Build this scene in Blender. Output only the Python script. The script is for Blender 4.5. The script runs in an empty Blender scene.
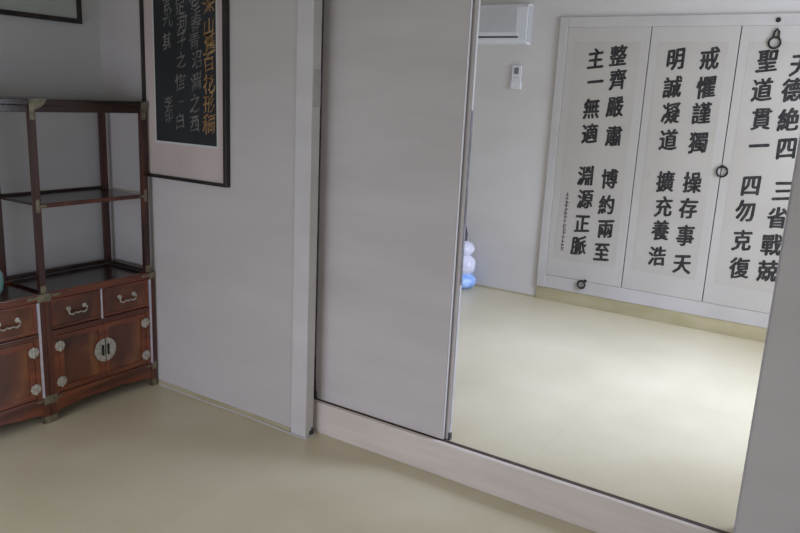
import bpy, bmesh, math, random
from mathutils import Vector, Matrix, noise
random.seed(7)
SC = bpy.context.scene
COL = SC.collection

# ---------------------------------------------------------------- camera
CAM_H = 1.5
yaw, pit, roll = 1.00354585, 0.225757434, -0.0483585647
fwd = Vector((math.sin(yaw)*math.cos(pit), math.cos(yaw)*math.cos(pit), -math.sin(pit)))
rgt0 = Vector((math.cos(yaw), -math.sin(yaw), 0))
dwn0 = fwd.cross(rgt0)
rgt = math.cos(roll)*rgt0 + math.sin(roll)*dwn0
dwn = -math.sin(roll)*rgt0 + math.cos(roll)*dwn0
cd = bpy.data.cameras.new('camera')
cd.sensor_fit = 'HORIZONTAL'; cd.sensor_width = 36.0
cd.lens = 729.95/800*36.0
cd.clip_start = 0.05
cam = bpy.data.objects.new('camera', cd); COL.objects.link(cam)
M = Matrix((rgt, -dwn, -fwd)).transposed().to_4x4()
M.translation = Vector((0, 0, CAM_H))
cam.matrix_world = M
SC.camera = cam

# ---------------------------------------------------------------- world, daylight, exposure
w = bpy.data.worlds.new('world'); SC.world = w; w.use_nodes = True
bgn = w.node_tree.nodes['Background']
bgn.inputs[0].default_value = (0.62, 0.78, 1.0, 1); bgn.inputs[1].default_value = 1.0
def area(name, loc, rot, sx, sy, power, col, spread=180):
    l = bpy.data.lights.new(name, 'AREA'); l.shape = 'RECTANGLE'; l.size = sx; l.size_y = sy
    l.energy = power; l.color = col; l.spread = math.radians(spread)
    o = bpy.data.objects.new(name, l); COL.objects.link(o); o.location = loc; o.rotation_euler = rot
    return o
# daylight from the sky, falling steeply through the tall window of the far room (its right-hand wall)
area('far_room_daylight', (3.62, -0.58, 1.90), (math.radians(-48), 0, math.radians(180)), 0.6, 0.7, 15, (0.55, 0.65, 1.0), 74)
area('far_room_wall_fill', (3.75, -0.60, 1.35), (math.radians(-88), 0, math.radians(180)), 1.2, 1.4, 34, (0.77, 0.83, 1.0), 170)  # added soft fill, brightens the walls of the far room
# daylight through the low window in the left wall of the near room
area('near_room_daylight', (-1.70, 2.0, 1.1), (0, math.radians(-52), 0), 0.8, 1.9, 32, (0.77, 0.81, 1.0), 125)
# daylight through the window behind the camera
area('rear_window_daylight', (0.2, -1.60, 1.3), (math.radians(60), 0, 0), 2.0, 1.2, 8, (1.0, 0.95, 0.95), 130)
SC.view_settings.view_transform = 'Standard'
SC.view_settings.look = 'None'
SC.view_settings.gamma = 1.0
SC.view_settings.use_curve_mapping = False
SC.view_settings.exposure = 0.0

# ---------------------------------------------------------------- materials
def base_mat(name):
    m = bpy.data.materials.new(name); m.use_nodes = True
    nt = m.node_tree
    return m, nt, nt.nodes, nt.links, nt.nodes['Principled BSDF']
def mat(name, c1, c2=None, rough=0.5, metal=0.0, scale=(6, 6, 6), detail=5, lo=0.35, hi=0.65, bump=0.0, coat=0.0, spec=0.5):
    """two tones mixed by a 3-D noise in object space, with optional bump"""
    m, nt, N, L, B = base_mat(name)
    B.inputs['Roughness'].default_value = rough; B.inputs['Metallic'].default_value = metal
    B.inputs['Specular IOR Level'].default_value = spec
    if coat: B.inputs['Coat Weight'].default_value = coat; B.inputs['Coat Roughness'].default_value = 0.15
    tc = N.new('ShaderNodeTexCoord'); mp = N.new('ShaderNodeMapping'); mp.inputs['Scale'].default_value = scale
    no = N.new('ShaderNodeTexNoise'); no.inputs['Scale'].default_value = 1.0; no.inputs['Detail'].default_value = detail
    L.new(tc.outputs['Object'], mp.inputs[0]); L.new(mp.outputs[0], no.inputs['Vector'])
    cr = N.new('ShaderNodeValToRGB')
    cr.color_ramp.elements[0].position = lo; cr.color_ramp.elements[1].position = hi
    cr.color_ramp.elements[0].color = (*c1, 1); cr.color_ramp.elements[1].color = (*(c2 or c1), 1)
    L.new(no.outputs['Fac'], cr.inputs[0]); L.new(cr.outputs[0], B.inputs['Base Color'])
    if bump:
        bp = N.new('ShaderNodeBump'); bp.inputs['Strength'].default_value = bump; bp.inputs['Distance'].default_value = 0.004
        L.new(no.outputs['Fac'], bp.inputs['Height']); L.new(bp.outputs[0], B.inputs['Normal'])
    return m
MT = {}
MT['wallpaper'] = mat('wallpaper', (0.545, 0.505, 0.475), (0.585, 0.545, 0.515), 0.8, scale=(1.2, 1.2, 5.0), bump=0.05)
MT['wallpaper_back'] = mat('wallpaper_back', (0.54, 0.53, 0.51), (0.59, 0.58, 0.56), 0.8, scale=(1.5, 1.5, 3.0), bump=0.05)
MT['wallpaper_far'] = mat('wallpaper_far', (0.635, 0.605, 0.57), (0.685, 0.655, 0.62), 0.8, scale=(1.2, 1.2, 3.0), bump=0.05)
MT['door_paper'] = mat('door_paper', (0.575, 0.525, 0.495), (0.63, 0.58, 0.55), 0.72, scale=(1.3, 1.3, 7.0), bump=0.06)
MT['ceiling'] = mat('ceiling_paper', (0.62, 0.60, 0.56), (0.66, 0.64, 0.6), 0.85, scale=(3, 3, 3))
MT['white_paint'] = mat('white_paint', (0.60, 0.57, 0.545), (0.66, 0.63, 0.605), 0.5, scale=(3, 3, 5), bump=0.03)
MT['sill_paint'] = mat('sill_paint', (0.67, 0.59, 0.515), (0.74, 0.66, 0.585), 0.5, scale=(3, 2.5, 30), bump=0.05)
MT['frame_white'] = mat('frame_white', (0.52, 0.495, 0.465), (0.57, 0.545, 0.515), 0.55, scale=(4, 4, 4))
MT['dark_groove'] = mat('dark_groove', (0.05, 0.033, 0.024), (0.10, 0.07, 0.05), 0.6, scale=(20, 20, 20))
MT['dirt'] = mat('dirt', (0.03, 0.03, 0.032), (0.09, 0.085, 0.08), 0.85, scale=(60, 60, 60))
MT['wear_and_shade_grey'] = mat('wear_and_shade_grey', (0.10, 0.095, 0.105), (0.22, 0.21, 0.225), 0.6, scale=(40, 40, 12))
MT['grey_tape'] = mat('grey_tape', (0.47, 0.445, 0.44), (0.54, 0.515, 0.51), 0.5, scale=(30, 30, 30))
MT['skirting'] = mat('skirting_paper', (0.42, 0.37, 0.21), (0.50, 0.44, 0.27), 0.45, scale=(5, 5, 12))
MT['paper_cream'] = mat('paper_cream', (0.485, 0.45, 0.395), (0.525, 0.49, 0.435), 0.85, scale=(2.5, 2.5, 2.5), bump=0.04)
MT['panel_white'] = mat('panel_white', (0.51, 0.48, 0.435), (0.55, 0.52, 0.475), 0.75, scale=(2, 2, 2))
MT['ink'] = mat('ink', (0.012, 0.011, 0.011), (0.045, 0.042, 0.040), 0.75, scale=(28, 28, 28))
MT['ink_faded'] = mat('ink_faded', (0.07, 0.065, 0.075), (0.18, 0.17, 0.18), 0.8, scale=(60, 60, 60))
MT['iron'] = mat('iron', (0.02, 0.02, 0.02), (0.06, 0.055, 0.05), 0.45, 0.8, scale=(30, 30, 30))
MT['scroll_black'] = mat('scroll_black', (0.012, 0.014, 0.016), (0.03, 0.033, 0.035), 0.5, scale=(2.5, 2.5, 2.5))
MT['scroll_mat'] = mat('scroll_mat', (0.52, 0.43, 0.39), (0.60, 0.51, 0.46), 0.8, scale=(3, 3, 1.5))
MT['scroll_edge'] = mat('scroll_edge', (0.55, 0.56, 0.53), (0.62, 0.63, 0.60), 0.8)
MT['gold_ink'] = mat('gold_ink', (0.26, 0.13, 0.05), (0.42, 0.26, 0.10), 0.6, scale=(20, 20, 20))
MT['silver_ink'] = mat('silver_ink', (0.10, 0.10, 0.09), (0.24, 0.235, 0.20), 0.6, scale=(20, 20, 20))
MT['frame_black'] = mat('frame_black', (0.014, 0.012, 0.010), (0.035, 0.028, 0.022), 0.35, scale=(20, 20, 4))
MT['picture_paper'] = mat('picture_paper', (0.40, 0.42, 0.38), (0.48, 0.50, 0.45), 0.6, scale=(3, 3, 3))
MT['picture_line'] = mat('picture_line', (0.30, 0.31, 0.28), (0.36, 0.37, 0.33), 0.6)
MT['brass'] = mat('brass', (0.16, 0.14, 0.09), (0.32, 0.29, 0.20), 0.38, 0.75, scale=(40, 40, 40), bump=0.05)
MT['nickel'] = mat('nickel', (0.40, 0.38, 0.32), (0.66, 0.64, 0.58), 0.36, 0.7, scale=(60, 60, 60), bump=0.08)
MT['edge_highlight'] = mat('edge_highlight', (0.62, 0.60, 0.66), (0.74, 0.72, 0.78), 0.3, 0.55, scale=(30, 30, 30))  # pale tone for highlights painted along lacquered edges
MT['ac_white'] = mat('ac_white', (0.72, 0.73, 0.74), (0.75, 0.76, 0.77), 0.35, scale=(3, 3, 3))
MT['ac_grey'] = mat('ac_grey', (0.53, 0.53, 0.53), (0.57, 0.57, 0.57), 0.4, scale=(3, 3, 3))
MT['black_plastic'] = mat('black_plastic', (0.02, 0.02, 0.025), (0.03, 0.03, 0.035), 0.4)
MT['lcd'] = mat('lcd', (0.17, 0.18, 0.20), (0.2, 0.21, 0.23), 0.3)
MT['remote_white'] = mat('remote_white', (0.74, 0.74, 0.75), (0.78, 0.78, 0.79), 0.4)
MT['bag_white'] = mat('bag_white', (0.70, 0.70, 0.80), (0.82, 0.82, 0.90), 0.35, scale=(25, 25, 25), bump=0.3)
MT['bag_blue'] = mat('bag_blue', (0.22, 0.42, 0.85), (0.45, 0.62, 0.95), 0.35, scale=(20, 20, 20), bump=0.3)
MT['celadon'] = mat('celadon', (0.16, 0.36, 0.34), (0.24, 0.46, 0.43), 0.2, scale=(12, 12, 12), coat=0.5)

def wood(name, dark, mid, light, rough=0.28, sc=(9, 9, 1.2)):
    """lacquered timber: stretched wave figure plus fine pores"""
    m, nt, N, L, B = base_mat(name)
    tc = N.new('ShaderNodeTexCoord'); mp = N.new('ShaderNodeMapping'); mp.inputs['Scale'].default_value = sc
    no = N.new('ShaderNodeTexNoise'); no.inputs['Scale'].default_value = 1.4; no.inputs['Detail'].default_value = 8; no.inputs['Distortion'].default_value = 1.2
    L.new(tc.outputs['Object'], mp.inputs[0]); L.new(mp.outputs[0], no.inputs['Vector'])
    cr = N.new('ShaderNodeValToRGB'); e = cr.color_ramp.elements
    e[0].position = 0.3; e[0].color = (*dark, 1); e[1].position = 0.7; e[1].color = (*light, 1)
    k = e.new(0.5); k.color = (*mid, 1)
    L.new(no.outputs['Fac'], cr.inputs[0]); L.new(cr.outputs[0], B.inputs['Base Color'])
    B.inputs['Roughness'].default_value = rough
    B.inputs['Coat Weight'].default_value = 0.35; B.inputs['Coat Roughness'].default_value = 0.18
    bp = N.new('ShaderNodeBump'); bp.inputs['Strength'].default_value = 0.12; bp.inputs['Distance'].default_value = 0.002
    L.new(no.outputs['Fac'], bp.inputs['Height']); L.new(bp.outputs[0], B.inputs['Normal'])
    return m
MT['wood_frame'] = wood('wood_frame', (0.035, 0.009, 0.005), (0.095, 0.022, 0.010), (0.18, 0.042, 0.016))
MT['wood_post'] = wood('wood_post', (0.022, 0.008, 0.006), (0.055, 0.016, 0.010), (0.11, 0.03, 0.015))
MT['wood_rail'] = wood('wood_rail', (0.07, 0.018, 0.008), (0.175, 0.044, 0.016), (0.30, 0.082, 0.027), sc=(1.5, 9, 9))
MT['wood_panel'] = wood('wood_panel', (0.055, 0.017, 0.008), (0.135, 0.040, 0.016), (0.24, 0.085, 0.03), sc=(5, 5, 2.2))
MT['wood_top'] = wood('wood_top', (0.018, 0.011, 0.009), (0.032, 0.018, 0.013), (0.05, 0.028, 0.02), rough=0.22, sc=(1.2, 8, 8))

def floor_mat():
    """oiled floor paper: pale straw yellow, overlapping sheets, waxy sheen"""
    m, nt, N, L, B = base_mat('oiled_floor_paper')
    tc = N.new('ShaderNodeTexCoord')
    no = N.new('ShaderNodeTexNoise'); no.inputs['Scale'].default_value = 2.2; no.inputs['Detail'].default_value = 6
    L.new(tc.outputs['Object'], no.inputs['Vector'])
    cr = N.new('ShaderNodeValToRGB'); e = cr.color_ramp.elements
    e[0].position = 0.3; e[0].color = (0.61, 0.535, 0.355, 1); e[1].position = 0.72; e[1].color = (0.70, 0.625, 0.435, 1)
    L.new(no.outputs['Fac'], cr.inputs[0])
    br = N.new('ShaderNodeTexBrick'); br.offset = 0.5
    br.inputs['Color1'].default_value = (1, 1, 1, 1); br.inputs['Color2'].default_value = (0.97, 0.97, 0.965, 1)
    br.inputs['Mortar'].default_value = (0.965, 0.96, 0.94, 1)
    br.inputs['Scale'].default_value = 1.0; br.inputs['Mortar Size'].default_value = 0.006; br.inputs['Mortar Smooth'].default_value = 0.6
    br.inputs['Brick Width'].default_value = 0.95; br.inputs['Row Height'].default_value = 0.95
    L.new(tc.outputs['Object'], br.inputs['Vector'])
    mx = N.new('ShaderNodeMix'); mx.data_type = 'RGBA'; mx.blend_type = 'MULTIPLY'; mx.inputs['Factor'].default_value = 1.0
    L.new(cr.outputs[0], mx.inputs['A']); L.new(br.outputs['Color'], mx.inputs['B'])
    L.new(mx.outputs['Result'], B.inputs['Base Color'])
    n2 = N.new('ShaderNodeTexNoise'); n2.inputs['Scale'].default_value = 7; n2.inputs['Detail'].default_value = 3
    L.new(tc.outputs['Object'], n2.inputs['Vector'])
    bp = N.new('ShaderNodeBump'); bp.inputs['Strength'].default_value = 0.12; bp.inputs['Distance'].default_value = 0.01
    L.new(n2.outputs['Fac'], bp.inputs['Height']); L.new(bp.outputs[0], B.inputs['Normal'])
    B.inputs['Roughness'].default_value = 0.36; B.inputs['Specular IOR Level'].default_value = 0.55
    return m
MT['floor'] = floor_mat()

# ---------------------------------------------------------------- mesh helpers
class MB:
    def __init__(s): s.bm = bmesh.new()
    def box(s, x0, x1, y0, y1, z0, z1, bev=0.0, seg=2):
        r = bmesh.ops.create_cube(s.bm, size=1.0)
        for v in r['verts']:
            v.co = Vector(((x0+x1)/2+v.co.x*(x1-x0), (y0+y1)/2+v.co.y*(y1-y0), (z0+z1)/2+v.co.z*(z1-z0)))
        if bev:
            es = list({e for v in r['verts'] for e in v.link_edges})
            bmesh.ops.bevel(s.bm, geom=es, offset=bev, segments=seg, affect='EDGES', profile=0.6)
        return s
    def poly_prism(s, pts, axis, a0, a1, bev=0.0):
        """outline pts (u,v) swept along axis: 'x' u=y v=z, 'y' u=x v=z, 'z' u=x v=y"""
        def P(u, v, a): return {'x': (a, u, v), 'y': (u, a, v), 'z': (u, v, a)}[axis]
        A = [s.bm.verts.new(P(u, v, a0)) for u, v in pts]; Bv = [s.bm.verts.new(P(u, v, a1)) for u, v in pts]
        n = len(pts); fs = [s.bm.faces.new(A), s.bm.faces.new(Bv[::-1])]
        for i in range(n): fs.append(s.bm.faces.new((A[i], Bv[i], Bv[(i+1) % n], A[(i+1) % n])))
        bmesh.ops.recalc_face_normals(s.bm, faces=fs)
        return s
    def tube(s, pts, r, n=8, closed=False):
        pts = [Vector(p) for p in pts]; rings = []
        m = len(pts); up = Vector((0.13, 0.31, 0.94))
        for i, p in enumerate(pts):
            a = pts[(i-1) % m] if (closed or i) else p; b = pts[(i+1) % m] if (closed or i < m-1) else p
            t = (b-a).normalized(); u = t.cross(up)
            if u.length < 1e-3: u = t.cross(Vector((1, 0, 0)))
            u.normalize(); v = t.cross(u).normalized()
            rr = r[i] if isinstance(r, (list, tuple)) else r
            rings.append([s.bm.verts.new(p+rr*(math.cos(q*2*math.pi/n)*u+math.sin(q*2*math.pi/n)*v)) for q in range(n)])
        fs = []
        for i in range(m if closed else m-1):
            A, Bv = rings[i], rings[(i+1) % m]
            for q in range(n): fs.append(s.bm.faces.new((A[q], A[(q+1) % n], Bv[(q+1) % n], Bv[q])))
        if not closed: fs += [s.bm.faces.new(rings[0][::-1]), s.bm.faces.new(rings[-1])]
        bmesh.ops.recalc_face_normals(s.bm, faces=fs)
        return s
    def lathe(s, prof, c, axis='z', n=28):
        """profile (r, h) turned about an axis through c"""
        c = Vector(c); rings = []
        for r, h in prof:
            ring = []
            for q in range(n):
                a = q*2*math.pi/n; p = (r*math.cos(a), r*math.sin(a), h)
                if axis == 'y': p = (p[0], p[2], p[1])
                if axis == 'x': p = (p[2], p[0], p[1])
                ring.append(s.bm.verts.new(c+Vector(p)))
            rings.append(ring)
        fs = []
        for A, Bv in zip(rings, rings[1:]):
            for q in range(n): fs.append(s.bm.faces.new((A[q], A[(q+1) % n], Bv[(q+1) % n], Bv[q])))
        fs += [s.bm.faces.new(rings[0][::-1]), s.bm.faces.new(rings[-1])]
        bmesh.ops.recalc_face_normals(s.bm, faces=fs)
        return s
    def build(s, name, m, parent=None, smooth=False):
        me = bpy.data.meshes.new(name)
        if smooth:
            for f in s.bm.faces: f.smooth = True
        s.bm.to_mesh(me); s.bm.free(); me.materials.append(MT[m])
        if smooth:
            try: me.set_sharp_from_angle(angle=math.radians(40))
            except Exception: pass
        o = bpy.data.objects.new(name, me); COL.objects.link(o)
        if parent: o.parent = parent
        return o
def thing(name, label, cat, loc, group=None):
    o = bpy.data.objects.new(name, None); COL.objects.link(o); o.empty_display_size = 0.1
    o.location = loc; o['label'] = label; o['category'] = cat
    if group: o['group'] = group
    return o
def struct(o): o['kind'] = 'structure'; return o

# ---------------------------------------------------------------- room shell
XW = 2.335          # near face of the partition wall
YB = 3.305          # back wall
XF = 4.87           # far wall of the next room
FZ = 0.14           # floor level of the next room
CZ = 2.42
struct(MB().box(-1.72, 2.456, -1.62, 3.42, -0.12, 0).build('floor', 'floor'))
struct(MB().box(2.456, 5.0, -0.62, 3.42, -0.12, FZ).build('floor.001', 'floor'))
struct(MB().box(-1.72, 5.0, -1.62, 3.42, CZ, CZ+0.1).build('ceiling', 'ceiling'))
struct(MB().box(-1.72, 2.335, YB, 3.42, 0, CZ).build('wall_back', 'wallpaper_back'))
b = MB()
b.box(XW, 2.44, 2.03, 3.42, 0, CZ)
struct(b.build('wall_right', 'wallpaper'))
struct(MB().box(XW, 2.52, -1.62, 0.186, 0, CZ).build('wall_right_front', 'wallpaper'))
struct(MB().box(XW, 2.52, 0.186, 2.03, 2.08, CZ).build('wall_right_lintel', 'wallpaper'))
b = MB(); y0, y1, z0, z1 = 0.7, 3.0, 0.45, 1.5
b.box(-1.72, -1.6, -1.62, y0, 0, CZ).box(-1.72, -1.6, y1, YB, 0, CZ).box(-1.72, -1.6, y0, y1, 0, z0).box(-1.72, -1.6, y0, y1, z1, CZ)
struct(b.build('wall_left', 'wallpaper'))
b = MB(); x0, x1, z0, z1 = -0.9, 1.3, 0.4, 2.0
b.box(-1.6, x0, -1.62, -1.5, 0, CZ).box(x1, XW, -1.62, -1.5, 0, CZ).box(x0, x1, -1.62, -1.5, 0, z0).box(x0, x1, -1.62, -1.5, z1, CZ)
struct(b.build('wall_front', 'wallpaper'))
struct(MB().box(XF, 5.0, -0.62, 3.42, FZ, CZ).build('wall_far', 'wallpaper_far'))
struct(MB().box(2.44, XF, 3.2, 3.42, FZ, CZ).build('wall_far_left', 'wallpaper_far'))
struct(MB().box(2.44, 2.52, 2.03, 3.2, FZ, CZ).build('wall_partition_far_side', 'wallpaper_far'))
b = MB(); x0, x1, z1 = 2.75, 4.45, 2.1
b.box(2.52, x0, -0.62, -0.5, FZ, CZ).box(x1, XF, -0.62, -0.5, FZ, CZ).box(x0, x1, -0.62, -0.5, z1, CZ)
struct(b.build('wall_far_right', 'wallpaper_far'))

# door jambs and lining of the wide opening
struct(MB().box(2.325, 2.378, 1.938, 2.024, 0, 2.08, 0.003).box(2.372, 2.456, 1.996, 2.024, 0, 2.08).build('trim_1', 'white_paint'))
struct(MB().box(2.350, 2.520, 0.186, 0.1935, FZ, 2.08).build('trim_2', 'grey_tape'))
# the raised sill with its dark sliding groove, the threshold of the next room
sl = struct(MB().box(2.41, 2.431, 0.186, 1.996, 0, 0.1455, 0.003).build('trim_3', 'sill_paint'))
struct(MB().box(2.431, 2.456, 0.1935, 1.996, 0, 0.1435).build('trim_4', 'dark_groove'))
# paper skirting turned up the wall, and the white caulk bead along its foot
struct(MB().box(2.330, XW, 2.03, 2.93, 0, 0.022, 0.0015).build('baseboard_right', 'skirting'))
struct(MB().tube([(2.329, 2.925, 0.003), (2.326, 2.6, 0.003), (2.329, 2.3, 0.003), (2.321, 2.04, 0.003), (2.320, 2.01, 0.003), (2.320, 1.945, 0.003),
                  (2.328, 1.932, 0.003), (2.376, 1.930, 0.003), (2.405, 1.950, 0.003)], 0.0045, 6).build('trim_5', 'frame_white', smooth=True))
struct(MB().box(4.862, XF, 1.917, 3.2, FZ, 0.152, 0.0015).build('baseboard_far', 'skirting'))
struct(MB().box(4.858, XF, 0.27, 1.917, FZ, 0.232, 0.002).build('baseboard_far_closet', 'skirting'))

# grime at the foot of the jamb and beside the door, and a faded tape patch on the jamb edge
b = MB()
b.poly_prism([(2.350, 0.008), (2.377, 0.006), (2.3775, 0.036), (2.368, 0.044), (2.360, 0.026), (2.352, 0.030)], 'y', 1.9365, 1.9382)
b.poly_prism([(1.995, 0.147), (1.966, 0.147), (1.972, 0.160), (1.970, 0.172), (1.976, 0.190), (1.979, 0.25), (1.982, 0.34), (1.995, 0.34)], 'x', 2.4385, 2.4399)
struct(MB().box(2.447, 2.4515, 1.982, 1.9958, 0.147, 2.07).build('jamb_gap_shade', 'wear_and_shade_grey'))  # dark strip painting the shadow gap between door and jamb
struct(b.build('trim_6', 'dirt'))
struct(MB().box(2.334, 2.377, 1.9368, 1.9382, 1.45, 1.60).build('trim_7', 'grey_tape'))

# ---------------------------------------------------------------- sliding doors
def sliding(name, x0, x1, ya, yb, z0, papers='door_paper'):
    d = struct(MB().box(x0, x1, ya+0.003, yb, z0, 2.075, 0.002).build(name, papers))
    MB().box(x0-0.001, x1+0.001, ya, ya+0.003, z0, 2.075, 0.002).build('edge_strip', 'frame_white', d)
    return d
sliding('door_1', 2.4400, 2.4515, 1.306, 1.981, 0.1475)
d2 = sliding('door_2', 2.4625, 2.4745, 1.287, 1.93, FZ+0.002)
# worn dark pull plate and scuffs on the standing edge of the rear leaf
MB().box(2.4618, 2.4755, 1.2856, 1.2876, 0.80, 1.47).build('worn_edge', 'wear_and_shade_grey', d2)
MB().box(2.4619, 2.4752, 1.2857, 1.2876, 0.19, 0.80).build('worn_edge', 'grey_tape', d2)
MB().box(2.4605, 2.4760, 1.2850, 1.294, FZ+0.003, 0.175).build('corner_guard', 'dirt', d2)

# ---------------------------------------------------------------- brush writing
FC = bpy.data.curves.new('brush', 'FONT')
FO = bpy.data.objects.new('brush', FC); COL.objects.link(FO)
GL = {}
def glyph(ch, off):
    k = (ch, off)
    if k not in GL:
        FC.body = ch; FC.offset = off; FC.resolution_u = 2; FC.size = 1.0
        dg = bpy.context.evaluated_depsgraph_get(); dg.update()
        me = bpy.data.meshes.new_from_object(FO.evaluated_get(dg))
        vs = [(v.co.x, v.co.y) for v in me.vertices]; fs = [tuple(p.vertices) for p in me.polygons]
        x0, x1 = min(v[0] for v in vs), max(v[0] for v in vs); y0, y1 = min(v[1] for v in vs), max(v[1] for v in vs)
        GL[k] = ([(v[0]-0.5, v[1]-0.38) for v in vs], fs)
        bpy.data.meshes.remove(me)
    return GL[k]
def write(entries, x, fat, depth=0.0006, wob=0.03, tilt=0.10):
    """entries: (char, y, z, width, height) on a wall facing -x; one mesh of ink.
    Each stroke is laid several times side by side, like the hairs of a brush."""
    mb = MB()
    for i, (ch, y, z, wd, ht) in enumerate(entries):
        vs, fs = glyph(ch, 0.0); seed = Vector((i*3.7, ord(ch) % 97, 0))
        echo = [(0, 0)] if not fat else [(-fat, 0.2*fat), (0, 0), (fat, -0.2*fat), (0.3*fat, 0.6*fat), (-0.3*fat, -0.6*fat)]
        for e, (eu, ev) in enumerate(echo):
            nv = []
            for u, v in vs:
                n = noise.noise_vector(Vector((u*3.1, v*3.1, 0))+seed); n2 = noise.noise_vector(Vector((u*6, v*6, e*2.3))+seed)
                u2 = u + wob*n.x + eu + 0.012*n2.x; v2 = v + wob*n.y + tilt*u + 0.05*u*u + ev + 0.012*n2.y
                nv.append(mb.bm.verts.new((x-e*0.00012, y-u2*wd, z+v2*ht)))
            for f in fs:
                mb.bm.faces.new([nv[q] for q in f])
    g = bmesh.ops.extrude_face_region(mb.bm, geom=mb.bm.faces[:])
    for v in g['geom']:
        if isinstance(v, bmesh.types.BMVert): v.co.x -= depth
    bmesh.ops.recalc_face_normals(mb.bm, faces=mb.bm.faces[:])
    return mb

def ray_to(px, py, xp):
    d = rgt*(px-400)+dwn*(py-266.5)+fwd*729.95
    t = xp/d.x
    return d.y*t, CAM_H+d.z*t

# ---------------------------------------------------------------- papered closet panels of the far room
cf = MB()
cf.box(4.848, XF, 1.857, 1.917, 0.232, 2.078, 0.004).box(4.848, XF, 0.27, 1.857, 2.0125, 2.078, 0.004)
cf.box(4.853, XF, 0.27, 1.857, 0.232, 0.325, 0.003)
struct(cf.build('trim_8', 'frame_white'))
PX = 4.852
panels = [
 ('white papered closet panel nearest the air conditioner, small signature column along its left margin', 1.315, 1.855,
  [('整', 618.4, 55.8), ('齊', 617.8, 79.5), ('嚴', 615, 106.8), ('肅', 614, 136), ('博', 609.4, 179), ('約', 606.6, 205), ('兩', 605.6, 229), ('至', 601.6, 252),
   ('主', 595.7, 58.6), ('一', 595.3, 82), ('無', 591.4, 108.5), ('適', 589.7, 133.8), ('淵', 585.8, 175.8), ('源', 585.2, 199), ('正', 582, 223.5), ('脈', 578.6, 245.5)]),
 ('middle white closet panel of black calligraphy, between the two dark vertical seams', 0.796, 1.309,
  [('戒', 709.6, 58.6), ('懼', 706.2, 87.3), ('謹', 701.5, 113.3), ('獨', 698.2, 142.6), ('操', 692.3, 182.5), ('存', 688.4, 208.4), ('事', 685.3, 235.6), ('天', 682, 263.8),
   ('明', 675.8, 59), ('誠', 672.4, 87.3), ('凝', 670.7, 113.3), ('道', 668.3, 140), ('擴', 665.3, 181.4), ('充', 663.6, 206.7), ('養', 660.4, 230.4), ('浩', 657, 256)]),
 ('white closet panel of black calligraphy partly cut off by the near wall edge', 0.275, 0.790,
  [('天', 801, 64.5), ('德', 792.5, 90), ('絶', 788.4, 120), ('四', 786.5, 148.4), ('三', 783, 191), ('省', 777.4, 218), ('戰', 771.5, 245), ('兢', 767.5, 271),
   ('聖', 767.6, 60.8), ('道', 762, 90), ('貫', 761.4, 119), ('一', 759, 146), ('四', 751, 185.5), ('勿', 745.3, 211), ('克', 742, 240.4), ('復', 739.3, 268)]),
]
def torus_pts(c, r, n=16):
    return [(c[0], c[1]+r*math.cos(q*2*math.pi/n), c[2]+r*math.sin(q*2*math.pi/n)) for q in range(n)]
for i, (lab, ya, yb, chars) in enumerate(panels):
    zb, zt = 0.327, 2.012
    org = Vector((PX, (ya+yb)/2, zb))
    t = thing('calligraphy_panel', lab, 'closet panel', org, 'calligraphy closet panels in the far room')
    def loc(mb):
        bmesh.ops.translate(mb.bm, verts=mb.bm.verts[:], vec=-org); return mb
    loc(MB().box(PX, XF-0.001, ya, yb, zb, zt, 0.002)).build('board', 'panel_white', t)
    loc(MB().box(PX-0.001, PX, ya+0.055, yb-0.052, zb+0.13, zt-0.09)).build('paper_sheet', 'paper_cream', t)
    ent = []
    for ch, px, py in chars:
        y, z = ray_to(px, py, PX-0.0015)
        ent.append((ch, y, z, 0.112, 0.138))
    for q in range(0, len(ent), 4):          # four brush columns of four characters
        loc(write(ent[q:q+4], PX-0.0012, 0.042)).build('calligraphy', 'ink', t)
    if i == 0:
        # column of tiny signature strokes at the left margin (too small to read)
        sg = MB(); rr = random.Random(3)
        for k in range(15):
            y, z = ray_to(567.5-0.42*k, 194+3.9*k, PX-0.0015)
            for q in range(3):
                dz = rr.uniform(-0.010, 0.010); dy = rr.uniform(-0.006, 0.006); L_ = rr.uniform(0.008, 0.016)
                sg.box(PX-0.0016, PX-0.0011, y+dy-L_, y+dy+L_*0.6, z+dz-0.0022, z+dz+0.0022)
            sg.box(PX-0.0016, PX-0.0011, y-0.0025, y+0.0025, z-0.012, z+0.011)
        loc(sg).build('signature', 'ink_faded', t)
        c = (PX-0.012, 1.585, 0.300)
        rg = loc(MB().tube(torus_pts(c, 0.026), 0.0065, 8, True)).build('ring_pull', 'iron', t, True)
        loc(MB().box(PX-0.012, PX+0.004, 1.553, 1.572, 0.318, 0.338, 0.003)).build('staple', 'iron', rg)
    if i == 1:
        c = (PX-0.010, 0.784, 1.158)
        rt = thing('iron_ring', 'small black iron ring hanging over the seam halfway up the closet panels', 'ring pull', c)
        def rloc(mb):
            bmesh.ops.translate(mb.bm, verts=mb.bm.verts[:], vec=-Vector(c)); return mb
        rloc(MB().tube(torus_pts(c, 0.031), 0.0055, 8, True)).build('ring', 'iron', rt, True)
        rloc(MB().lathe([(0.006, -0.014), (0.009, -0.006), (0.009, -0.0018)], (PX, 0.784, 1.189), 'x', 12)).build('staple', 'iron', rt, True)
    if i == 2:
        c = (PX-0.010, 0.604, 1.915)
        rg = loc(MB().tube(torus_pts(c, 0.031), 0.006, 8, True)).build('ring_pull', 'iron', t, True)
        loc(MB().tube([(PX-0.006, 0.617, 1.945), (PX-0.008, 0.612, 1.975), (PX-0.008, 0.600, 1.992), (PX-0.008, 0.588, 1.975), (PX-0.006, 0.588, 1.945)], 0.006, 8)).build('hasp', 'iron', rg, True)
hk = MB().lathe([(0.013, 0), (0.014, -0.006), (0.008, -0.012)], (4.848, 0.602, 2.041), 'x', 14).build('wall_nail', 'iron', smooth=True)
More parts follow.
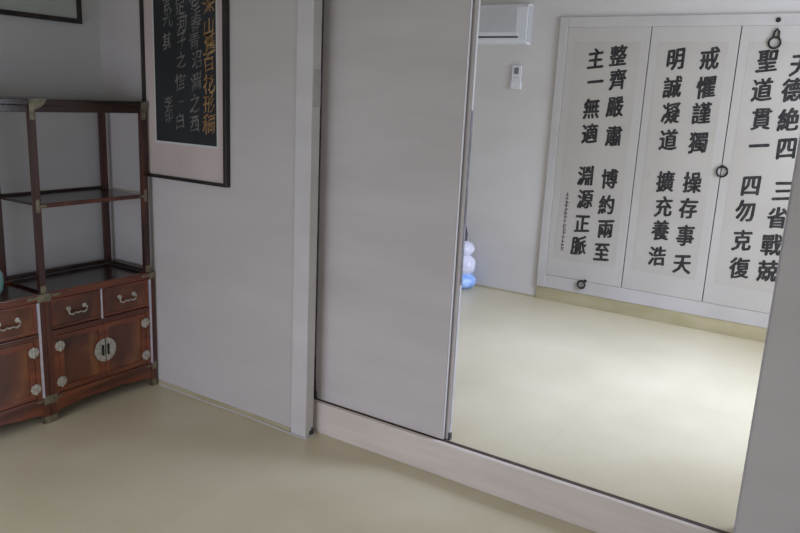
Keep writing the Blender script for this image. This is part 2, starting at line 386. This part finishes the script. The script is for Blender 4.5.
hk['label'] = 'small black nail head in the white closet lintel above the iron ring'; hk['category'] = 'nail'

struct(MB().box(4.8665, XF, 0.7905, 0.7955, 0.327, 2.012).box(4.8665, XF, 1.3095, 1.3145, 0.327, 2.012).build('trim_9', 'dark_groove'))

# ---------------------------------------------------------------- air conditioner, remote, bundle in the far room
ac = thing('air_conditioner', 'white wall mounted air conditioner high on the far room wall, cut by the sliding door', 'air conditioner', (XF, 2.50, 1.91))
def acl(mb): bmesh.ops.translate(mb.bm, verts=mb.bm.verts[:], vec=-Vector((XF, 2.50, 1.91))); return mb
prof = [(XF, 1.900), (4.815, 1.900), (4.792, 1.908), (4.782, 1.93), (4.782, 2.14), (4.795, 2.160), (4.82, 2.166), (XF, 2.166)]
acl(MB().poly_prism(prof, 'y', 2.128, 2.90)).build('body', 'ac_white', ac)
acl(MB().box(4.7785, 4.784, 2.200, 2.82, 1.985, 2.138, 0.002)).build('front_panel', 'ac_grey', ac)
acl(MB().box(4.7765, 4.784, 2.185, 2.84, 1.957, 1.980, 0.003)).build('front_lip', 'ac_white', ac)
acl(MB().box(4.7795, 4.784, 2.185, 2.84, 1.942, 1.952)).build('air_outlet', 'black_plastic', ac)
acl(MB().box(4.80, XF, 2.124, 2.128, 1.92, 2.15, 0.002)).build('side_cover', 'ac_grey', ac)
rm = thing('remote_control', 'white remote control hung on the plain wall below the air conditioner', 'remote control', (XF, 2.207, 1.605))
def rml(mb): bmesh.ops.translate(mb.bm, verts=mb.bm.verts[:], vec=-Vector((XF, 2.207, 1.605))); return mb
rml(MB().box(4.851, 4.866, 2.170, 2.240, 1.615, 1.765, 0.005)).build('body', 'remote_white', rm)
rml(MB().box(4.8495, 4.852, 2.190, 2.224, 1.705, 1.750, 0.0008)).build('display', 'lcd', rm)
rml(MB().box(4.848, XF, 2.167, 2.243, 1.602, 1.655, 0.004)).build('holder', 'remote_white', rm)
for q in range(3):
    rml(MB().box(4.8490, 4.852, 2.190+0.013*q, 2.199+0.013*q, 1.678, 1.688, 0.001)).build('button', 'ac_grey', rm)
bg = thing('plastic_bag', 'white and blue plastic bag standing on the floor behind the sliding door edge', 'bag', (4.75, 2.468, FZ))
def blob(cx, cy, z0, z1, rx, ry, seed, neck=0.35):
    mb = MB(); prof = []
    for k in range(13):
        f = k/12
        r = math.sin(math.pi*min(1, f*0.9+0.1))**0.45
        if f > 0.85: r *= 1-(f-0.85)/0.15*(1-neck)
        prof.append((max(0.05, r), z0+(z1-z0)*f))
    mb.lathe(prof, (0, 0, 0), 'z', 24)
    for v in mb.bm.verts:
        n = noise.noise(Vector((v.co.x*3+seed, v.co.y*3, v.co.z*22)))
        k = 1+0.16*n
        v.co.x = cx+v.co.x*rx*k; v.co.y = cy+v.co.y*ry*k
    return mb
blob(0, 0, 0, 0.125, 0.10, 0.105, 1, 0.8).build('blue_pack', 'bag_blue', bg, True)
blob(0, 0, 0.105, 0.27, 0.085, 0.095, 5, 0.6).build('white_wrap', 'bag_white', bg, True)
blob(0, 0.01, 0.245, 0.365, 0.075, 0.085, 9, 0.3).build('white_top', 'bag_white', bg, True)
MB().tube([(0, 0.03, 0.345), (-0.01, 0.025, 0.40), (-0.005, 0.015, 0.45), (0, 0.01, 0.455), (0.005, 0.0, 0.41), (0, 0.0, 0.35)], 0.017, 8).build('dark_handle', 'black_plastic', bg, True)

# ---------------------------------------------------------------- framed scroll on the partition wall
sc = thing('framed_scroll', 'tall black framed scroll with gold and silver cursive writing on black paper', 'framed calligraphy', (XW, 2.688, 1.076))
SO = Vector((XW, 2.688, 1.076))
def scl(mb): bmesh.ops.translate(mb.bm, verts=mb.bm.verts[:], vec=-SO); return mb
ya, yb, za, zb = 2.408, 2.968, 1.076, 2.15
f = MB()
f.box(2.309, XW, ya, ya+0.021, za, zb, 0.003).box(2.309, XW, yb-0.016, yb, za, zb, 0.003)
f.box(2.309, XW, ya+0.021, yb-0.016, za, za+0.016, 0.003).box(2.309, XW, ya+0.021, yb-0.016, zb-0.016, zb, 0.003)
scl(f).build('frame', 'frame_black', sc)
scl(MB().box(2.322, 2.332, ya+0.015, yb-0.012, za+0.012, zb-0.012)).build('mount', 'scroll_mat', sc)
scl(MB().box(2.3205, 2.322, 2.470, 2.892, 1.243, zb-0.1)).build('border_paper', 'scroll_edge', sc)
scl(MB().box(2.3195, 2.3205, 2.478, 2.882, 1.253, zb-0.11)).build('black_paper', 'scroll_black', sc)
def column(chars, mtl, nm):
    ent = []
    for ch, px, py, s_ in chars:
        y, z = ray_to(px, py, 2.3192)
        ent.append((ch, y, z, 0.078*s_, 0.088*s_))
    scl(write(ent, 2.3193, 0, 0.0005, 0.14, 0.2)).build(nm, mtl, sc)
column([('深', 208.4, 4, 1), ('山', 208.8, 26, 0.9), ('舊', 209.8, 43, 1), ('百', 209, 62, 1), ('花', 209, 84, 1.05), ('形', 209, 103.7, 1), ('稿', 209, 124, 1.1)], 'gold_ink', 'gold_writing')
column([('堂', 194.7, 4, 1), ('春', 195.7, 23, 0.9), ('青', 194.3, 41, 0.9), ('沼', 197, 59, 0.95), ('渭', 196.4, 81, 1), ('之', 195, 103, 0.95), ('西', 194.3, 124, 0.9),
        ], 'silver_ink', 'silver_writing')
column([('足', 180, 6, 0.9), ('河', 181.6, 24, 0.95), ('子', 181.6, 40, 0.85), ('之', 181, 60, 0.8), ('信', 180.2, 82, 0.95), ('一', 181, 102, 0.5), ('白', 180.2, 121, 0.9),
        ], 'silver_ink', 'silver_writing')
column([('言', 166.9, 3, 0.8), ('光', 167.6, 18, 0.9), ('其', 166.9, 41, 0.85), ], 'silver_ink', 'silver_writing')
column([('李', 168.3, 103, 0.8), ('印', 169, 116, 0.75)], 'silver_ink', 'silver_writing')

# ---------------------------------------------------------------- framed picture on the back wall
pc = thing('framed_picture', 'pale picture in thin black frame on the back wall above the shelves', 'framed picture', (1.93, YB, 1.775))
def pcl(mb): bmesh.ops.translate(mb.bm, verts=mb.bm.verts[:], vec=-Vector((1.93, YB, 1.775))); return mb
f = MB()
f.box(2.207, 2.229, 3.283, YB, 1.775, 2.25, 0.003).box(1.61, 1.632, 3.283, YB, 1.775, 2.25, 0.003)
f.box(1.632, 2.207, 3.283, YB, 1.775, 1.797, 0.003).box(1.632, 2.207, 3.283, YB, 2.228, 2.25, 0.003)
pcl(f).build('frame', 'frame_black', pc)
pcl(MB().box(1.62, 2.215, 3.294, 3.302, 1.787, 2.24)).build('picture_sheet', 'picture_paper', pc)
pcl(MB().box(1.76, 2.08, 3.2925, 3.294, 1.862, 2.15)).build('drawing', 'picture_line', pc)

# ---------------------------------------------------------------- display cabinets
W, D = 0.582, 0.33
def chest(x0, label):
    t = thing('wooden_chest', label, 'chest', (x0, 2.935, 0), 'pair of wooden chests on the back wall')
    P = 0.028
    px0 = [(0, P), (W-P-0.004, W)]
    for k, (a, b_) in enumerate(px0):
        for j, (c, d) in enumerate([(0, P), (D-P, D)]):
            p = MB().box(a, b_, c, d, 0.0, 0.600, 0.0025).build('post', 'wood_frame', t)
            MB().box(a-0.0008, b_+0.0008, c-0.0012, d+0.0008, 0.0, 0.034, 0.001).build('brass_shoe', 'brass', p)
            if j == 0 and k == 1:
                MB().box(a-0.0015, a+0.0085, c-0.0015, c+0.011, 0.125, 0.565, 0.001).build('edge_strip', 'edge_highlight', p)  # painted highlight: pale strip stands for the glint on the post edge
    # chest below
    MB().box(P-0.006, W-P+0.006, 0.012, D-0.004, 0.586, 0.599, 0.002).build('chest_top', 'wood_top', t)
    r = MB().box(P, W-P, 0.000, 0.020, 0.570, 0.603, 0.003).box(P, W-P, 0.003, 0.022, 0.400, 0.424, 0.003).box(P, W-P, 0.003, 0.022, 0.098, 0.124, 0.003)
    r.box(P, 0.052, 0.004, 0.022, 0.124, 0.400, 0.002).box(W-0.056, W-P-0.004, 0.004, 0.022, 0.124, 0.400, 0.002)
    r.box(0.281, 0.295, 0.003, 0.022, 0.424, 0.570, 0.002)
    r.build('front_frame', 'wood_rail', t)
    MB().box(0.277, 0.285, 0.0015, 0.006, 0.424, 0.570, 0.001).build('divider_highlight', 'edge_highlight', t)  # painted highlight along the left edge of the drawer divider
    for a in (0.004, W-0.018):
        MB().box(a, a+0.014, P, D-P, 0.098, 0.586, 0.001).build('side_panel', 'wood_panel', t)
    MB().box(P, W-P, D-0.016, D-0.006, 0.098, 0.586).build('back_panel', 'wood_frame', t)
    MB().box(P, W-P, 0.02, D-0.016, 0.098, 0.108).build('bottom_panel', 'wood_frame', t)
    # apron with a low scalloped edge
    pts = [(P, 0.098), (P, 0.034)]
    for k in range(13):
        f = k/12; xx = P+0.012+(W-2*P-0.028)*f
        pts.append((xx, 0.040+0.022*math.sin(math.pi*f)**0.5+0.004*math.cos(f*math.pi*6)))
    pts += [(W-P, 0.034), (W-P, 0.098)]
    MB().poly_prism(pts, 'y', 0.004, 0.016).build('apron', 'wood_rail', t)
    # drawers
    for (a, b_) in ((0.032, 0.278), (0.298, W-0.036)):
        dr = MB().box(a, b_, 0.010, 0.024, 0.428, 0.566, 0.002).build('drawer', 'wood_panel', t)
        fr = MB()
        fr.box(a, b_, 0.0065, 0.011, 0.552, 0.566, 0.0015).box(a, b_, 0.0065, 0.011, 0.428, 0.442, 0.0015)
        fr.box(a, a+0.014, 0.0065, 0.011, 0.442, 0.552, 0.0015).box(b_-0.014, b_, 0.0065, 0.011, 0.442, 0.552, 0.0015)
        fr.build('drawer_moulding', 'wood_rail', dr)
        cx = (a+b_)/2; h = MB(); zc = 0.508
        for s in (-1, 1):
            h.lathe([(0.011, 0.0), (0.011, -0.003), (0.005, -0.005), (0.005, -0.014), (0.003, -0.015)], (cx+s*0.040, 0.010, zc), 'y', 14)
        hp = [(cx-0.040, 0.000, zc), (cx-0.047, -0.003, zc-0.006), (cx-0.043, -0.004, zc-0.020), (cx-0.028, -0.004, zc-0.027), (cx-0.012, -0.004, zc-0.020), (cx, -0.004, zc-0.024),
              (cx+0.012, -0.004, zc-0.020), (cx+0.028, -0.004, zc-0.027), (cx+0.043, -0.004, zc-0.020), (cx+0.047, -0.003, zc-0.006), (cx+0.040, 0.000, zc)]
        h.tube(hp, 0.0042, 8)
        h.build('drawer_handle', 'nickel', dr, True)
    # doors
    mid = 0.289
    for s, (a, b_) in enumerate(((0.054, mid-0.001), (mid+0.001, W-0.058))):
        do = MB().box(a, b_, 0.012, 0.022, 0.127, 0.397, 0.001).build('door', 'wood_panel', t)
        fr = MB()
        fr.box(a, b_, 0.006, 0.013, 0.372, 0.397, 0.0015).box(a, b_, 0.006, 0.013, 0.127, 0.152, 0.0015)
        fr.box(a, a+0.026, 0.006, 0.013, 0.152, 0.372, 0.0015).box(b_-0.026, b_, 0.006, 0.013, 0.152, 0.372, 0.0015)
        fr.build('door_frame', 'wood_rail', do)
        hx = a+0.006 if s == 0 else b_-0.004
        for zc in (0.347, 0.177):
            hg = MB()
            out = []
            for q in range(32):
                an = q*2*math.pi/32; rr = 0.0245*(0.88+0.12*abs(math.cos(an*4)))
                out.append((hx+rr*math.cos(an), zc+rr*math.sin(an)))
            hg.poly_prism(out, 'y', 0.001, 0.0055)
            hg.tube([(hx, -0.0005, zc-0.025), (hx, -0.0005, zc+0.025)], 0.0035, 8)
            for q in range(8):
                an = (q+0.5)*math.pi/4
                hg.lathe([(0.003, 0.001), (0.0025, -0.0015), (0.001, -0.002)], (hx+0.016*math.cos(an), 0.001, zc+0.016*math.sin(an)), 'y', 8)
            hg.build('hinge', 'nickel', do, True)
    lk = MB()
    for s in (-1, 1):
        out = [(mid+s*0.0015, 0.268-0.056), (mid+s*0.0015, 0.268+0.056)]
        out += [(mid+s*max(0.0015, 0.0575*math.cos(an)), 0.268+0.0575*math.sin(an)) for an in [math.radians(80-10*q) for q in range(17)]]
        lk.poly_prism(out, 'y', 0.0005, 0.0055)
    lo = lk.build('lock_plate', 'nickel', t)
    k = MB()
    k.box(mid-0.020, mid-0.010, -0.006, 0.001, 0.242, 0.296, 0.003).box(mid+0.010, mid+0.018, -0.006, 0.001, 0.242, 0.296, 0.003).box(mid-0.0015, mid+0.0015, -0.001, 0.003, 0.213, 0.323)
    k.build('lock_staple', 'iron', lo)
    # brass corner fittings
    def fitting(parts, nm):
        mb = MB()
        for p in parts: mb.box(*p, 0.0006, 1)
        mb.build(nm, 'brass', t)
    for s in (0, 1):
        e = W if s else 0.0; dd = -1 if s else 1
        def X(a, b_): return tuple(sorted((e+dd*a, e+dd*b_)))
        fitting([(*X(-0.0005, 0.030), -0.0016, 0.001, 0.566, 0.601), (*X(0.028, 0.075), -0.0016, 0.0005, 0.582, 0.594)], 'chest_fitting')
        fitting([(*X(-0.0005, 0.030), -0.0016, 0.001, 0.092, 0.130), (*X(0.028, 0.058), 0.0012, 0.0035, 0.106, 0.115)], 'foot_fitting')
    return t
chest(1.7435, 'low reddish brown wooden chest against the partition wall, round lock plate in full view')
chest(1.7435-W-0.0015, 'low reddish brown wooden chest cut off by the left edge of the photo')
def rack():
    t = thing('display_rack', 'dark open wooden display rack standing on top of the two chests', 'shelf rack', (1.742, 2.935, 0.6035))
    L0, L1 = 1.165-1.742, 2.305-1.742
    xs = [(L0, L0+0.030), (-0.015, 0.014), (L1-0.032, L1)]; H = 1.43-0.6035
    for k, (a, b_) in enumerate(xs):
        for (c, d) in ((0, 0.022), (D-0.022, D)):
            MB().box(a, b_, c, d, 0, H-0.027, 0.003).build('post', 'wood_post', t)
    tp = MB().box(L0-0.004, L1+0.002, -0.005, D+0.003, H-0.027, H, 0.004)
    tp.build('top', 'wood_top', t)
    for (a, b_) in ((xs[0][1], xs[1][0]), (xs[1][1], xs[2][0])):
        for q in ((a, b_, 0.003, 0.020, H-0.055, H-0.027, 0.002), (a, b_, D-0.020, D-0.003, H-0.055, H-0.027, 0.002), (a, b_, D-0.022, D-0.008, 0.0, 0.020, 0.003)):
            MB().box(*q).build('rail', 'wood_top', t)
    for (a, b_) in xs[::2]:
        for q in ((a+0.006, b_-0.006, 0.022, D-0.022, H-0.055, H-0.027, 0.002), (a+0.006, b_-0.006, 0.022, D-0.022, 0.0, 0.018, 0.003)):
            MB().box(*q).build('rail', 'wood_top', t)
    zs = 0.979-0.6035
    sh = MB().box(0.010, L1-0.030, 0.006, D-0.006, zs, zs+0.012, 0.002)
    sh.box(0.018, L1-0.036, D-0.020, D-0.008, zs+0.012, zs+0.023, 0.002)
    sh.build('shelf', 'wood_top', t)
    MB().box(0.018, L1-0.036, 0.001, 0.016, zs-0.005, zs+0.014, 0.003).build('shelf_rail', 'wood_frame', t)
    for k, (a, b_) in enumerate(xs):
        mb = MB()                            # plate wrapped over the crown at each post
        mb.poly_prism([(a, H-0.001), (b_+(0.050 if k == 1 else 0.0), H-0.001), (b_+(0.030 if k == 1 else 0.0), H-0.028), (b_, H-0.044), (a, H-0.044)], 'y', -0.0062, -0.0045)
        mb.box(a+0.004, b_-0.004, -0.0012, 0.001, H-0.085, H-0.040, 0.0005, 1)
        mb.build('corner_fitting', 'brass', t)
        if k:
            mb = MB().box(a+0.006, a+0.022, -0.0012, 0.001, zs-0.022, zs+0.034, 0.0005, 1)
            if k == 1: mb.box(b_-0.006, b_+0.022, -0.0022, 0.0005, zs-0.002, zs+0.010, 0.0005, 1)
            else: mb.box(a-0.022, a+0.004, -0.0022, 0.0005, zs-0.002, zs+0.010, 0.0005, 1)
            mb.build('shelf_fitting', 'brass', t)
            mb = MB().box(a+0.002, b_-0.002, -0.0012, 0.001, 0.001, 0.034, 0.0005, 1)
            mb.build('post_fitting', 'brass', t)
rack()

# celadon jar on the left cabinet, only its right side in the photo
jr = thing('ceramic_jar', 'teal glazed jar on the left cabinet, only a sliver seen at the photo edge', 'jar', (1.574, 3.05, 0.6005))
MB().lathe([(0.030, 0), (0.034, 0.004), (0.050, 0.03), (0.056, 0.065), (0.052, 0.10), (0.036, 0.13), (0.034, 0.142), (0.038, 0.15), (0.032, 0.15), (0.028, 0.14)], (0, 0, 0), 'z', 32).build('jar_body', 'celadon', jr, True)
MB().lathe([(0.037, 0.1505), (0.040, 0.153), (0.030, 0.162), (0.010, 0.168), (0.008, 0.176), (0.011, 0.182), (0.004, 0.187)], (0, 0, 0), 'z', 28).build('lid', 'celadon', jr, True)

bpy.data.objects.remove(FO)
